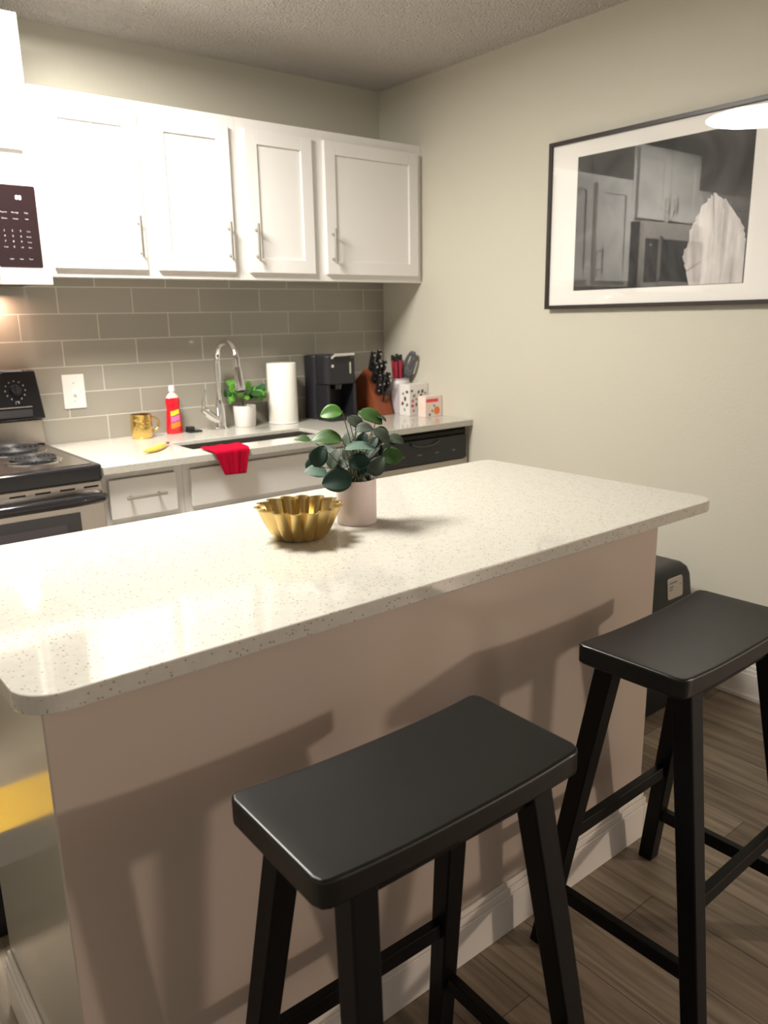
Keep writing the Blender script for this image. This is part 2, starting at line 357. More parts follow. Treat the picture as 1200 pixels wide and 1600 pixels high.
lower('wide white sink base cabinet behind the red towel', -1.500, -.590, [('false', -1.475, -.618, .715, .858, 0), ('door', -1.475, -1.06, .13, .692, 1), ('door', -1.03, -.618, .13, .692, -1)])

# worktop with sink cut-out
SX0, SX1, SY0, SY1 = -1.405, -.765, -.545, -.325
def grid_slab(bm, xs, ys, z0, z1, hole):
    V = {}
    def g(i, j, k): 
        if (i, j, k) not in V: V[(i, j, k)] = bm.verts.new((xs[i], ys[j], (z0, z1)[k]))
        return V[(i, j, k)]
    cells = {(i, j) for i in range(len(xs) - 1) for j in range(len(ys) - 1)} - {hole}
    for i, j in cells:
        bm.faces.new((g(i, j, 1), g(i + 1, j, 1), g(i + 1, j + 1, 1), g(i, j + 1, 1))); bm.faces.new((g(i, j + 1, 0), g(i + 1, j + 1, 0), g(i + 1, j, 0), g(i, j, 0)))
        for (di, dj), (a, b_) in (((-1, 0), ((i, j + 1), (i, j))), ((1, 0), ((i + 1, j), (i + 1, j + 1))), ((0, -1), ((i, j), (i + 1, j))), ((0, 1), ((i + 1, j + 1), (i, j + 1)))):
            if (i + di, j + dj) not in cells: bm.faces.new((g(*a, 0), g(*b_, 0), g(*b_, 1), g(*a, 1)))
bm = B(); grid_slab(bm, [-1.811, SX0, SX1, -.002], [-.688, SY0, SY1, -.009], .885, .914, (1, 1))
o = obj('worktop', bm, M_quartz, bevel=.002); tag(o, 'pale quartz worktop along the back wall with the sink cut into it', 'worktop')
t = thing('sink', 'undermount stainless steel sink in the back worktop', 'sink', ((SX0 + SX1) / 2, (SY0 + SY1) / 2, .70))
bm = B(); o_ = .004
x0, x1, y0, y1 = SX0 + .001, SX1 - .001, SY0 + .001, SY1 - .001
for a in ((x0, x0 + o_, y0, y1), (x1 - o_, x1, y0, y1), (x0 + o_, x1 - o_, y0, y0 + o_), (x0 + o_, x1 - o_, y1 - o_, y1)): box(bm, *a, .70, .8995)
box(bm, x0 + o_, x1 - o_, y0 + o_, y1 - o_, .70, .704)
obj('basin', bm, M_sink, t)
bm = B(); lathe(bm, [(0, .7045), (.035, .7045), (.042, .7065), (.042, .7042)], ((SX0 + SX1) / 2, (SY0 + SY1) / 2, 0), 24); obj('drain', bm, M_chrome, t, smooth=True)

# faucet
t = thing('faucet', 'tall chrome gooseneck faucet behind the sink', 'faucet', (-1.05, -.10, .914))
fx = -1.05
bm = B(); lathe(bm, [(0, .9145), (.030, .9145), (.030, .920), (.024, .926), (.022, .97), (.0205, 1.03), (.016, 1.05), (0, 1.05)], (fx, -.10, 0), 28); obj('base', bm, M_chrome, t, smooth=True)
bm = B(); pts = [(fx, -.10, 1.04), (fx, -.10, 1.10), (fx, -.10, 1.17), (fx, -.10, 1.215)]
for k in range(1, 15): a = math.pi * k / 15; pts.append((fx, -.10 - .095 * (1 - math.cos(a)), 1.215 + .095 * math.sin(a)))
pts += [(fx, -.291, 1.20)]
tube(bm, pts, [.0145] * 4 + [.0135] * 15, 18); obj('spout', bm, M_chrome, t, smooth=True)
bm = B(); tube(bm, [(fx, -.291, 1.205), (fx, -.293, 1.19), (fx, -.298, 1.15), (fx, -.305, 1.115), (fx, -.306, 1.105)], [.0145, .017, .019, .023, .021], 18); sh = obj('spray_head', bm, M_chrome, t, smooth=True)
bm = B(); tube(bm, [(fx, -.306, 1.106), (fx, -.308, 1.094)], [.018, .016], 18); obj('nozzle', bm, M_blackp, sh, smooth=True)
bm = B(); tube(bm, [(fx - .012, -.102, .955), (fx - .055, -.104, .985), (fx - .088, -.105, 1.012)], [.017, .019, .016], 16)
lv = obj('handle', bm, M_chrome, t, smooth=True)
bm = B(); tube(bm, [(fx - .080, -.105, 1.01), (fx - .084, -.106, 1.04), (fx - .070, -.107, 1.10)], [.008, .008, .005], 12); obj('lever', bm, M_chrome, lv, smooth=True)

# ------------------------------------------------------------------ dishwasher
t = thing('dishwasher', 'black and stainless dishwasher under the worktop by the right wall', 'dishwasher', (-.29, -.32, 0))
dx0, dx1 = -.585, -.022
obj('tub', bx(dx0, dx1, -.635, -.02, .012, .878), M_dark, t)
bm = B(); box(bm, dx0, dx1, -.668, -.636, .728, .845); cp = obj('control_panel', bm, M_blackp, t, bevel=.004)
bm = B(); box(bm, dx0, dx1, -.660, -.636, .850, .868); obj('vent_strip', bm, M_dark, t)
bm = B()
pts = []
for k in range(13): a = math.pi * k / 12; pts.append((-.30 - .085 * math.cos(a), -.672, .835 - .022 * math.sin(a)))
tube(bm, pts, .005, 8); obj('handle', bm, M_glassblk, cp, smooth=True)
for i, s_ in enumerate(('Normal', 'Heavy', 'Rinse', 'Start')): bm = B(); text_bm(bm, s_, .011, -.44 + .11 * i, -.6685, .772); obj('lettering', bm, M_graytx, cp)
obj('door', bx(dx0, dx1, -.662, -.6362, .12, .724), M_steel, t, bevel=.003)
obj('kick_plate', bx(dx0, dx1, -.58, -.566, 0.001, .115), M_blackp, t)
obj('side_filler', bx(-.0215, -.0035, -.655, -.05, 0.001, .883), M_nickel, t)

# ------------------------------------------------------------------ range
t = thing('electric_range', 'stainless electric cooker with black coil-burner top', 'cooker', (-2.19, -.35, 0))
rx0, rx1 = -2.572, -1.816
obj('body', bx(rx0, rx1, -.645, -.012, .05, .885), M_steel, t, bevel=.002)
bm = B()
pts = rrect(rx0, rx1, -.705, -.03, .02, 5)
prism(bm, [(x, y, .872) for x, y in pts], (0, 0, .058)); top = obj('cooktop', bm, M_black, t, bevel=.010, segs=3)
obj('cooktop_panel', bx(rx0 + .028, rx1 - .028, -.672, -.095, .9302, .9322), M_steel, top)
bcs = [(-1.985, -.225, .105), (-1.985, -.50, .08), (-2.40, -.225, .08), (-2.40, -.50, .105)]
for bx_, by_, r in bcs:
    bm = B(); lathe(bm, [(r * .35, .931), (r * .95, .9335), (r + .008, .9375), (r + .016, .9365), (r + .017, .9324)], (bx_, by_, 0), 36)
    dp = obj('burner', bm, M_chrome, t, smooth=True)
    bm = B(); pts = []
    for k in range(150): a = 2 * math.pi * k / 34; rr_ = .016 + (r - .018) * k / 149; pts.append((bx_ + rr_ * math.cos(a), by_ + rr_ * math.sin(a), .947))
    tube(bm, pts, .0042, 6)
    for k in range(3):
        a = 2 * math.pi * k / 3 + .4; box_c = Vector((bx_, by_, .941)); tube(bm, [box_c, box_c + Vector((r * math.cos(a), r * math.sin(a), 0))], .003, 6)
    obj('coil', bm, M_coil, dp, smooth=True)
    bm = B(); lathe(bm, [(0, .951), (.010, .951), (.012, .947)], (bx_, by_, 0), 16); obj('coil_cap', bm, M_chrome, dp, smooth=True)
# back panel
bm = B(); box(bm, rx0 + .008, rx1 - .006, -.085, -.012, .930, 1.035); obj('back_panel', bm, M_steel, t, bevel=.008)
bm = B(); hexa(bm, [(rx0, -.105, 1.036), (rx1, -.105, 1.036), (rx1, -.012, 1.036), (rx0, -.012, 1.036)], [(rx0 + .004, -.060, 1.222), (rx1 - .010, -.060, 1.222), (rx1 - .010, -.012, 1.222), (rx0 + .004, -.012, 1.222)])
bg = obj('backguard', bm, M_black, t, bevel=.006)
obj('chrome_trim', bx(rx0 + .03, -1.875, -.064, -.030, 1.2222, 1.2262), M_chrome, bg)
def on_bg(x, z, off=0): # point on the sloped face
    k = (z - 1.036) / .186; return Vector((x, -.105 + .045 * k - off, z))
obj('lower_window', bx(rx0 + .05, -1.865, -.1082, -.095, 1.048, 1.078), M_glassblk, bg)
obj('trim_line', bx(rx0 + .03, -1.862, -.1000, -.085, 1.084, 1.088), M_nickel, bg)
for i, kx in enumerate((-1.912, -2.03, -2.36, -2.475)):
    c = on_bg(kx, 1.150); nrm = Vector((0, -.972, .235))
    bm = B(); tube(bm, [c, c + nrm * .012, c + nrm * .022], [.023, .021, .018], 24)
    a_ = c + nrm * .022; tube(bm, [a_ + Vector((0, 0, -.017)), a_ + Vector((0, 0, .017))], .006, 8)
    kb = obj('knob', bm, M_blackp, bg, smooth=True)
    bm = B()
    for q in range(11):
        a = math.radians(-60 + 30 * q); p_ = on_bg(kx + .037 * math.cos(a), 1.150 + .036 * math.sin(a), .0006)
        box(bm, p_.x - .0022, p_.x + .0022, p_.y - .0005, p_.y + .002, p_.z - .0028, p_.z + .0028)
    p_ = on_bg(kx, 1.102, .0006)
    for zz in (0, 1): box(bm, p_.x - .007, p_.x + .007, p_.y - .0006, p_.y + .002, p_.z - .007 + .012 * zz, p_.z - .005 + .012 * zz)
    box(bm, p_.x - .007, p_.x - .005, p_.y - .0006, p_.y + .002, p_.z - .007, p_.z + .007); box(bm, p_.x + .003, p_.x + .007, p_.y - .0006, p_.y + .002, p_.z - .002, p_.z + .005)
    obj('dial_marks', bm, M_print, bg)
obj('clock_window', (lambda bm: (box(bm, -2.25, -2.13, -.090, -.075, 1.12, 1.18), bm)[1])(B()), M_glassblk, bg)
# front
obj('vent_panel', bx(rx0 + .002, rx1 - .002, -.684, -.646, .815, .871), M_steel, t, bevel=.003)
for k in range(9): obj('vent_slot', bx(rx0 + .05 + .08 * k, rx0 + .10 + .08 * k, -.6848, -.680, .850, .856), M_dark, t)
dr = obj('oven_door', bx(rx0 + .002, rx1 - .002, -.690, -.646, .25, .812), M_steel, t, bevel=.004)
obj('door_window', bx(rx0 + .10, -1.905, -.6925, -.688, .42, .772), M_glassblk, dr, bevel=.001)
obj('window_pane', bx(rx0 + .15, -1.955, -.6935, -.6924, .47, .735), mat('oven_glass', (.05, .04, .055), .1, coat=.6), dr)
bm = B(); tube(bm, [(rx0 + .004, -.700, .816), (rx0 + .02, -.722, .818), (rx0 + .10, -.735, .82), (rx1 - .10, -.735, .82), (rx1 - .02, -.722, .818), (rx1 - .004, -.700, .816)], [.013, .017, .019, .019, .017, .013], 14)
obj('handle', bm, M_black, dr, smooth=True)
obj('storage_drawer', bx(rx0 + .002, rx1 - .002, -.688, -.646, .06, .242), M_steel, t, bevel=.004)
for x in (rx0 + .04, rx1 - .07):
    for y in (-.60, -.08): obj('foot', bx(x, x + .03, y, y + .03, 0.0005, .0495), M_dark, t)


# ------------------------------------------------------------------ microwave
t = thing('microwave', 'stainless over-range microwave with black keypad panel', 'microwave', (-2.19, -.2, 1.53))
mx0, mx1 = -2.572, -1.8195
obj('housing', bx(mx0, mx1, -.375, -.010, 1.545, 1.958), M_dark, t)
fp = obj('front_panel', bx(-1.992, mx1, -.402, -.3755, 1.535, 1.958), M_steelw, t, bevel=.002)
dr = obj('door', bx(mx0, -1.9935, -.402, -.3755, 1.535, 1.958), M_steelw, t, bevel=.002)
bm = B(); pts = rrect(mx0 + .05, -2.03, 1.60, 1.86, .012, 3); prism(bm, [(x, -.4025, z) for x, z in pts], (0, .0015, 0)); obj('door_window', bm, M_glassblk, dr)
bm = B(); tube(bm, [(-2.012, -.402, 1.60), (-2.012, -.432, 1.62), (-2.012, -.432, 1.85), (-2.012, -.402, 1.87)], .008, 10); obj('handle', bm, M_black, dr, smooth=True)
M_keyp = mat('keypad_glass', (.016, .009, .010), .15)
bm = B(); pts = rrect(-1.990, -1.848, 1.592, 1.858, .006, 4); prism(bm, [(x, -.4035, z) for x, z in pts], (0, .0012, 0)); kp = obj('keypad', bm, M_keyp, fp)
bm = B(); text_bm(bm, '08', .020, -1.905, -.4042, 1.812); obj('display', bm, M_ledw, kp)
yk = -.4042
def legend(s_, size, x, z): bm = B(); text_bm(bm, s_, size, x, yk, z); obj('key_legend', bm, M_print, kp)
for i, row in enumerate((('Popcorn', 'Beverage', 'Pizza'), ('Reheat', 'Potato', 'Melt'))):
    for j, s_ in enumerate(row): legend(s_, .0062, -1.957 + .036 * j, 1.768 - .020 * i)
for i, row in enumerate((('1', '2', '3', 'Time'), ('4', '5', '6', 'Power'), ('7', '8', '9', 'Timer'), ('Clock', '0', 'Off', 'Start'))):
    for j, s_ in enumerate(row): legend(s_, .0095 if len(s_) == 1 else .0058, -1.962 + .026 * j, 1.708 - .0175 * i)
for j, s_ in enumerate(('Light', 'Vent', 'Turn')): legend(s_, .0065, -1.948 + .031 * j, 1.617)
bm = B()
pts = [(-.37, 1.5445), (-.37, 1.532), (-.30, 1.515), (-.16, 1.520), (-.10, 1.5445)]
prism(bm, [(mx0 + .06, y, z) for y, z in pts], (.50, 0, 0)); obj('underside_vent', bm, M_blackp, t, smooth=False)
bm = B(); lathe(bm, [(0, 1.519), (.04, 1.519), (.045, 1.523), (.045, 1.5445), (0, 1.5445)], (-2.06, -.06, 0), 20); obj('lamp_cover', bm, M_white, t, smooth=True)

# ------------------------------------------------------------------ light switch
t = thing('light_switch', 'white single toggle switch plate on the tiles by the cooker', 'switch', (-1.667, -.01, 1.12))
obj('cover_plate', bx(-1.712, -1.622, -.0135, -.0085, 1.056, 1.196), M_white, t, bevel=.002)
bm = B(); hexa(bm, [(-1.673, -.0245, 1.116), (-1.661, -.0245, 1.116), (-1.661, -.0132, 1.108), (-1.673, -.0132, 1.108)], [(-1.673, -.0245, 1.122), (-1.661, -.0245, 1.122), (-1.661, -.0132, 1.136), (-1.673, -.0132, 1.136)])
obj('toggle', bm, M_white, t)
for z in (1.085, 1.160):
    bm = B(); lathe(bm, [(.0032, .0130), (.0030, .0142), (0, .0144)], (-1.667, 0, z), 10, 'Y'); obj('screw', bm, M_nickel, t)

# ------------------------------------------------------------------ things on the back worktop
ZC = .9145
# gold mug
t = thing('mug', 'gold embossed metal mug beside the red soap bottle', 'mug', (-1.425, -.095, ZC))
c = (-1.425, -.095, 0)
bm = B(); lathe(bm, [(0, ZC), (.040, ZC), (.044, ZC + .006), (.046, ZC + .05), (.0435, ZC + .096), (.0445, ZC + .102), (.041, ZC + .102), (.041, ZC + .012), (0, ZC + .010)], c, 40); obj('cup', bm, M_goldmug, t, smooth=True)
bm = B()
pts = [(c[0] + .043 + .034 * math.sin(math.pi * k / 10), c[1] - .006, ZC + .086 - .062 * k / 10 + .006 * math.sin(2 * math.pi * k / 10)) for k in range(11)]
tube(bm, pts, .0055, 10); obj('handle', bm, M_gold, t, smooth=True)
bm = B()   # raised face relief
for k in range(9):
    a = math.radians(-128 + 9 * k); zz = ZC + .046 - .012 * math.cos((k - 4) * .38); tube(bm, [(c[0] + .0455 * math.cos(a), c[1] + .0455 * math.sin(a), zz - .006), (c[0] + .047 * math.cos(a), c[1] + .047 * math.sin(a), zz + .006)], .006, 8)
for a_, zz in ((-110, .072), (-80, .072), (-95, .058)): a = math.radians(a_); lathe(bm, [(0, -.006), (.006, -.003), (.007, 0), (.006, .003), (0, .006)], (c[0] + .045 * math.cos(a), c[1] + .045 * math.sin(a), ZC + zz), 10)
obj('embossing', bm, M_gold, t, smooth=True)
# soap bottle
t = thing('dish_soap_bottle', 'red dish soap bottle with a white cap on the worktop', 'bottle', (-1.262, -.065, ZC))
c = (-1.262, -.065)
def obl(a, h): return 1.0 / math.sqrt(math.cos(a) ** 2 + (math.sin(a) / .62) ** 2)
bm = B(); lathe(bm, [(0, ZC), (.036, ZC), (.039, ZC + .006), (.036, ZC + .05), (.033, ZC + .09), (.030, ZC + .115), (.034, ZC + .142), (.033, ZC + .152), (.029, ZC + .158), (0, ZC + .158)], (*c, 0), 36, fn=obl); obj('bottle_body', bm, M_liquid, t, smooth=True)
bm = B(); lathe(bm, [(.0285, ZC + .1585), (.024, ZC + .170), (.014, ZC + .180), (.011, ZC + .186), (0, ZC + .186)], (*c, 0), 32, fn=lambda a, h: obl(a, h) if h < ZC + .178 else .85); obj('bottle_neck', bm, M_clear, t, smooth=True)
bm = B(); lathe(bm, [(.013, ZC + .1865), (.014, ZC + .190), (.013, ZC + .208), (.008, ZC + .213), (0, ZC + .213)], (*c, 0), 24); obj('cap', bm, M_white, t, smooth=True)
bm = B(); zs = [.028, .052, .056, .080, .084, .104]
prof = lambda h: .0395 - .06 * max(0, h - .006) + .0008
for i in range(5):
    for k in range(8):
        q = []
        for kk, hh in ((k, zs[i]), (k + 1, zs[i]), (k + 1, zs[i + 1]), (k, zs[i + 1])):
            a = math.radians(-140 + 12 * kk); R_ = prof(hh) * obl(a, 0); sk = .004 * math.sin((kk - 4) * .4); q.append(bm.verts.new((c[0] + R_ * math.cos(a), c[1] + R_ * math.sin(a), ZC + hh + sk)))
        bm.faces.new(q).material_index = (0, 1, 2, 1, 3)[i]
obj('label_sticker', bm, [M_bando, M_bandb, M_bandp, M_bandy], t)
# black stopper
bm = B(); box(bm, -1.215, -1.150, -.115, -.065, ZC, ZC + .008); box(bm, -1.212, -1.182, -.105, -.07, ZC + .008, ZC + .026)
o = obj('sink_stopper', bm, M_blackp, bevel=.003); tag(o, 'small black sink stopper lying right of the soap bottle', 'sink stopper')
# banana
t = thing('banana', 'yellow banana with browned end lying on the worktop', 'banana', (-1.52, -.47, ZC))
bm = B(); pts = []; rs_ = []
for k in range(13):
    u = k / 12; pts.append((-1.600 + .150 * u, -.53 + .13 * u - .022 * math.sin(math.pi * u), ZC + .0125)); rs_.append(.003 + .0095 * math.sin(math.pi * min(1, u * 1.05)) ** .7)
tube(bm, pts, rs_, 8); obj('fruit', bm, M_yellow, t, smooth=True)
bm = B(); tube(bm, [(-1.453, -.403, ZC + .0125), (-1.440, -.390, ZC + .012), (-1.432, -.380, ZC + .010)], [.006, .0045, .004], 8); obj('stem', bm, M_brown, t, smooth=True)
# red towel
bm = B(); NU, NV = 26, 30; path = []
L1, L2 = .115, .086
for j in range(NV + 1):
    s_ = (L1 + L2 + .02) * j / NV
    if s_ < L1: path.append((-.577 - s_, ZC + .006))
    elif s_ < L1 + .02: a = (s_ - L1) / .02 * math.pi / 2; path.append((-.692 - .0085 * math.sin(a), ZC + .006 - .0085 * (1 - math.cos(a))))
    else: path.append((-.7005, ZC - .0025 - (s_ - L1 - .02)))
V = []
for j, (y, z) in enumerate(path):
    row = []; v = j / NV
    xl = -1.412 + (.012 if v < .5 else .012 + .055 * (v - .5) * 2); xr = -1.225 - .028 * v
    if v < .5: xl += 0; xr += .0
    for i in range(NU + 1):
        u = i / NU; x = xl + (xr - xl) * u + (.5 - v) * .02
        wv = .0022 * math.sin(u * 9 + v * 3) + .0015 * math.sin(u * 23)
        row.append(bm.verts.new((x, y - (abs(wv) if v > .52 else 0) - (.0 if v < .52 else .0005), z + (abs(wv) if v <= .5 else 0) - (.010 * u * max(0, v - .6)))))
    V.append(row)
for j in range(NV):
    for i in range(NU): bm.faces.new((V[j][i], V[j][i + 1], V[j + 1][i + 1], V[j + 1][i]))
o = obj('dish_towel', bm, M_redtowel, smooth=True); md = o.modifiers.new('th', 'SOLIDIFY'); md.thickness = .006; md.offset = 0; md2 = o.modifiers.new('s', 'SUBSURF'); md2.levels = 1; md2.render_levels = 1
tag(o, 'red terry dish towel draped over the front edge of the sink worktop', 'towel')

def leaf_mesh(bm, base, tip, normal, width, fold=.12, curl=.10, n1=8, n2=6, round_=.5):
    base, tip, nrm = Vector(base), Vector(tip), Vector(normal).normalized()
    ax_ = tip - base; L = ax_.length; d = ax_ / L; nrm = (nrm - d * nrm.dot(d)).normalized(); sd = d.cross(nrm).normalized()
    rows = []
    for i in range(n1 + 1):
        u = i / n1; wdt = width / 2 * (math.sin(math.pi * u ** (.85 + .3 * (.5 - round_))) ** (.62)) if 0 < u < 1 else .0004
        row = []
        for j in range(n2 + 1):
            v = (j / n2) * 2 - 1
            p = base + d * (L * u) + sd * (wdt * v) + nrm * (fold * wdt * abs(v) * 1.0 - curl * L * (2 * u - 1) ** 2 * .5 + .03 * L * math.sin(v * 4 + u * 6) * abs(v) * .3)
            row.append(bm.verts.new(p))
        rows.append(row)
    for i in range(n1):
        for j in range(n2): bm.faces.new((rows[i][j], rows[i][j + 1], rows[i + 1][j + 1], rows[i + 1][j]))
    for a, b_ in zip(rows, rows[1:]): pass
def leaf(parent, m, *a, **k):
    bm = B(); leaf_mesh(bm, *a, **k); o = obj('leaf', bm, m, parent, smooth=True); md = o.modifiers.new('t', 'SOLIDIFY'); md.thickness = .0007; return o
# small herb plant by the faucet
t = thing('potted_plant', 'small bright green plant in a white pot beside the faucet', 'plant', (-.915, -.085, ZC), 'potted plants')
c = (-.915, -.085)
bm = B(); lathe(bm, [(0, ZC), (.046, ZC), (.049, ZC + .004), (.053, ZC + .094), (.053, ZC + .098), (.049, ZC + .098), (.048, ZC + .080), (0, ZC + .080)], (*c, 0), 36); obj('pot', bm, M_potw, t, smooth=True)
bm = B(); lathe(bm, [(.0475, ZC + .0805), (.03, ZC + .085), (0, ZC + .087)], (*c, 0), 20); obj('soil', bm, M_soil, t, smooth=True)
rg = random.Random(3)
hub = Vector((c[0], c[1], ZC + .085))
for k in range(48):
    a = 2 * math.pi * (k * .382); el = rg.uniform(-.15, 1.25); rad = rg.uniform(.05, .08)
    bp_ = hub + Vector((math.cos(a) * math.cos(el) * rad * 1.15, math.sin(a) * math.cos(el) * rad * .55, .045 + math.sin(el) * rad * .75))
    dv = Vector((math.cos(a) * rg.uniform(.7, 1.1), math.sin(a) * .35, rg.uniform(-.15, .5))).normalized()
    tip_ = bp_ + dv * rg.uniform(.045, .065)
    if tip_.x > -.795: tip_.x = -.795 - rg.uniform(0, .01)
    if bp_.x > -.82: bp_.x = -.82
    tip_.x = max(tip_.x, -.990); bp_.x = max(bp_.x, -.975)
    if tip_.y > -.018: tip_.y = -.018 - rg.uniform(0, .01)
    if bp_.y > -.03: bp_.y = -.03
    leaf(t, M_lgreen[k % 2 if k % 5 else 0], bp_, tip_, (rg.uniform(-.9, .1), -.9, rg.uniform(.2, .9)), rg.uniform(.026, .040), n1=6, n2=4)
for k in range(5):
    a = 2 * math.pi * k / 5; bm = B(); tube(bm, [hub + Vector((.006 * math.cos(a), .006 * math.sin(a), -.003)), hub + Vector((.012 * math.cos(a), .01 * math.sin(a), .04)), hub + Vector((.035 * math.cos(a), .02 * math.sin(a), .085))], .0016, 6); obj('stem', bm, M_stem, t, smooth=True)
# paper towel
t = thing('paper_towel_roll', 'white paper towel roll standing beside the black coffee maker', 'paper towel', (-.715, -.105, ZC))
bm = B(); lathe(bm, [(0, ZC), (.072, ZC), (.074, ZC + .004), (.072, ZC + .008), (0, ZC + .008)], (-.715, -.105, 0), 32); obj('stand_base', bm, M_white, t, smooth=True)
bm = B(); lathe(bm, [(.021, ZC + .0085), (.070, ZC + .0085), (.071, ZC + .012), (.071, ZC + .282), (.069, ZC + .286), (.021, ZC + .286), (.021, ZC + .0085)], (-.715, -.105, 0), 48); obj('roll', bm, M_paper, t, smooth=True)
bm = B(); lathe(bm, [(0, ZC + .0083), (.008, ZC + .0083), (.008, ZC + .284), (.004, ZC + .288), (0, ZC + .288)], (-.715, -.105, 0), 14); obj('post', bm, M_white, t, smooth=True)
# coffee maker
t = thing('coffee_maker', 'tall black single-serve coffee maker with silver lid handle', 'coffee maker', (-.455, -.15, ZC))
cx0, cx1, cy0, cy1 = -.548, -.362, -.245, -.030
bm = B(); prism(bm, [(x, y, ZC) for x, y in rrect(cx0, cx1, -.135, cy1, .03)], (0, 0, .315)); obj('water_tank_body', bm, M_blackp, t, bevel=.008, segs=3)
bm = B(); prism(bm, [(x, y, ZC) for x, y in rrect(cx0 + .004, cx1 - .004, cy0 - .02, -.136, .02)], (0, 0, .022)); obj('drip_tray', bm, M_blackp, t, bevel=.003)
bm = B(); prism(bm, [(x, y, ZC + .175) for x, y in rrect(cx0 + .002, cx1 - .002, cy0, -.136, .035)], (0, 0, .14)); hd = obj('brew_head', bm, M_blackp, t, bevel=.008, segs=3)
obj('side_panel', bx(cx0 + .004, cx0 + .022, cy0 + .012, -.1365, ZC + .0225, ZC + .1745), M_blackp, t); obj('side_panel', bx(cx1 - .022, cx1 - .004, cy0 + .012, -.1365, ZC + .0225, ZC + .1745), M_blackp, t)
bm = B(); tube(bm, [(cx0 + .035, cy0 + .01, ZC + .302), (cx0 + .035, cy0 - .014, ZC + .318), (cx1 - .035, cy0 - .014, ZC + .318), (cx1 - .035, cy0 + .01, ZC + .302)], .0095, 12); obj('lid_handle', bm, M_chrome, hd, smooth=True)
bm = B(); lathe(bm, [(.0085, .2452), (.0075, .2475), (0, .248)], (cx0 + .035, 0, ZC + .265), 16, 'Y'); obj('power_button', bm, M_chrome, hd, smooth=True)
obj('accent_strip', bx(cx1 - .05, cx1 - .042, cy0 - .0015, cy0 + .002, ZC + .225, ZC + .28), M_rivet, hd)
bm = B(); lathe(bm, [(.028, ZC + .15), (.032, ZC + .1748), (0, ZC + .1748)], ((cx0 + cx1) / 2, -.19, 0), 20); obj('spout', bm, M_black, t, smooth=True)
# knife block
t = thing('knife_block', 'reddish wooden knife block full of black handled knives', 'knife block', (-.19, -.17, ZC))
kx0, kx1 = -.240, -.132
bm = B()
side = [(-.240, ZC), (-.080, ZC), (-.057, ZC + .17), (-.140, ZC + .235), (-.210, ZC + .09)]
prism(bm, [(kx0, y, z) for y, z in side], (kx1 - kx0, 0, 0)); obj('block', bm, M_wood, t, bevel=.003)
kd = Vector((0, -.045, .165)).normalized(); kd = Vector((0, -.30, .95)).normalized()
for r_ in range(3):
    for q in range(3 if r_ < 2 else 2):
        u = (q + .5) / (3 if r_ < 2 else 2); s0 = Vector((kx0 + .014 + (kx1 - kx0 - .028) * u, -.2035 + .0295 * r_, ZC + .105 + .058 * r_))
        L = .105 + .006 * q
        bm = B(); 
        w_, d_ = .0085, .011; a0 = s0 + kd * .006; a1 = s0 + kd * L; sv = Vector((w_, 0, 0)); dv = Vector((0, .95, .30)) * d_
        hexa(bm, [a0 - sv - dv, a0 + sv - dv, a0 + sv + dv, a0 - sv + dv], [a1 - sv - dv * 1.15, a1 + sv - dv * 1.15, a1 + sv + dv, a1 - sv + dv])
        kn = tag(obj('knife', bm, M_knife, bevel=.003), 'black handled knife with steel rivets standing in the wooden knife block', 'knife', 'knives in the block')
        bm = B()
        for f_ in (.25, .55, .85):
            p_ = s0 + kd * (L * f_) - dv.normalized() * (d_ * 1.07); tube(bm, [p_, p_ - dv.normalized() * .003], .0048, 10)
        p_ = a1; tube(bm, [p_, p_ + kd * .003], .006, 10)
        obj('rivet', bm, M_rivet, kn)
bm = B(); p0 = Vector((-.186, -.232, ZC + .100))     # shears in the lowest slot
for s_ in (-1, 1):
    pts = [p0 + Vector((s_ * (.004 + .020 * math.sin(math.pi * k / 10)), 0, 0)) + kd * (.012 + .085 * k / 10) for k in range(11)]; tube(bm, pts, .0055, 8)
tube(bm, [p0 - kd * .03, p0 + kd * .018], .006, 8)
tag(obj('kitchen_shears', bm, M_knife, smooth=True), 'black handled kitchen shears at the front of the knife block', 'scissors')
# utensil crock and utensils
t = thing('utensil_crock', 'pale lilac utensil crock between the knife block and the corner', 'crock', (-.060, -.205, ZC))
cc = (-.060, -.205)
bm = B(); lathe(bm, [(0, ZC), (.046, ZC), (.048, ZC + .005), (.052, ZC + .175), (.054, ZC + .18), (.050, ZC + .18), (.047, ZC + .01), (0, ZC + .008)], (*cc, 0), 32); obj('crock_body', bm, M_lilac, t, smooth=True)
bm = B(); lathe(bm, [(.0525, ZC + .150), (.0545, ZC + .153), (.0545, ZC + .165), (.053, ZC + .168)], (*cc, 0), 32); obj('rim_band', bm, M_potw, t, smooth=True)
for k, (dx, dy, ln) in enumerate(((-.030, -.012, .150), (-.014, -.03, .158), (-.004, .014, .160), (.012, .028, .150), (-.026, .020, .155))):
    bm = B(); a0 = Vector((cc[0] + dx * .6, cc[1] + dy * .6, ZC + .03)); a1 = Vector((cc[0] + dx * 1.1, cc[1] + dy, ZC + .14 + ln))
    tube(bm, [a0, a0.lerp(a1, .5), a0.lerp(a1, .9), a1], [.004, .007, .0095, .006], 10)
    o = obj('cooking_utensil', bm, M_red, smooth=True); tag(o, 'dark red handled utensil standing in the pale crock', 'utensil', 'red utensils in the crock')
    bm = B(); tube(bm, [a0.lerp(a1, .90) + Vector((0, 0, .002)), a1 + Vector((0, 0, .004))], [.0102, .008], 10); obj('end_cap', bm, M_knife, o, smooth=True)
t = thing('slotted_turner', 'large dark nylon spoon leaning right out of the crock', 'utensil', (-.05, -.22, ZC))
bm = B(); tube(bm, [(-.062, -.20, ZC + .02), (-.048, -.215, ZC + .10), (-.032, -.235, ZC + .20)], .0045, 8); obj('handle', bm, M_grayp, t, smooth=True)
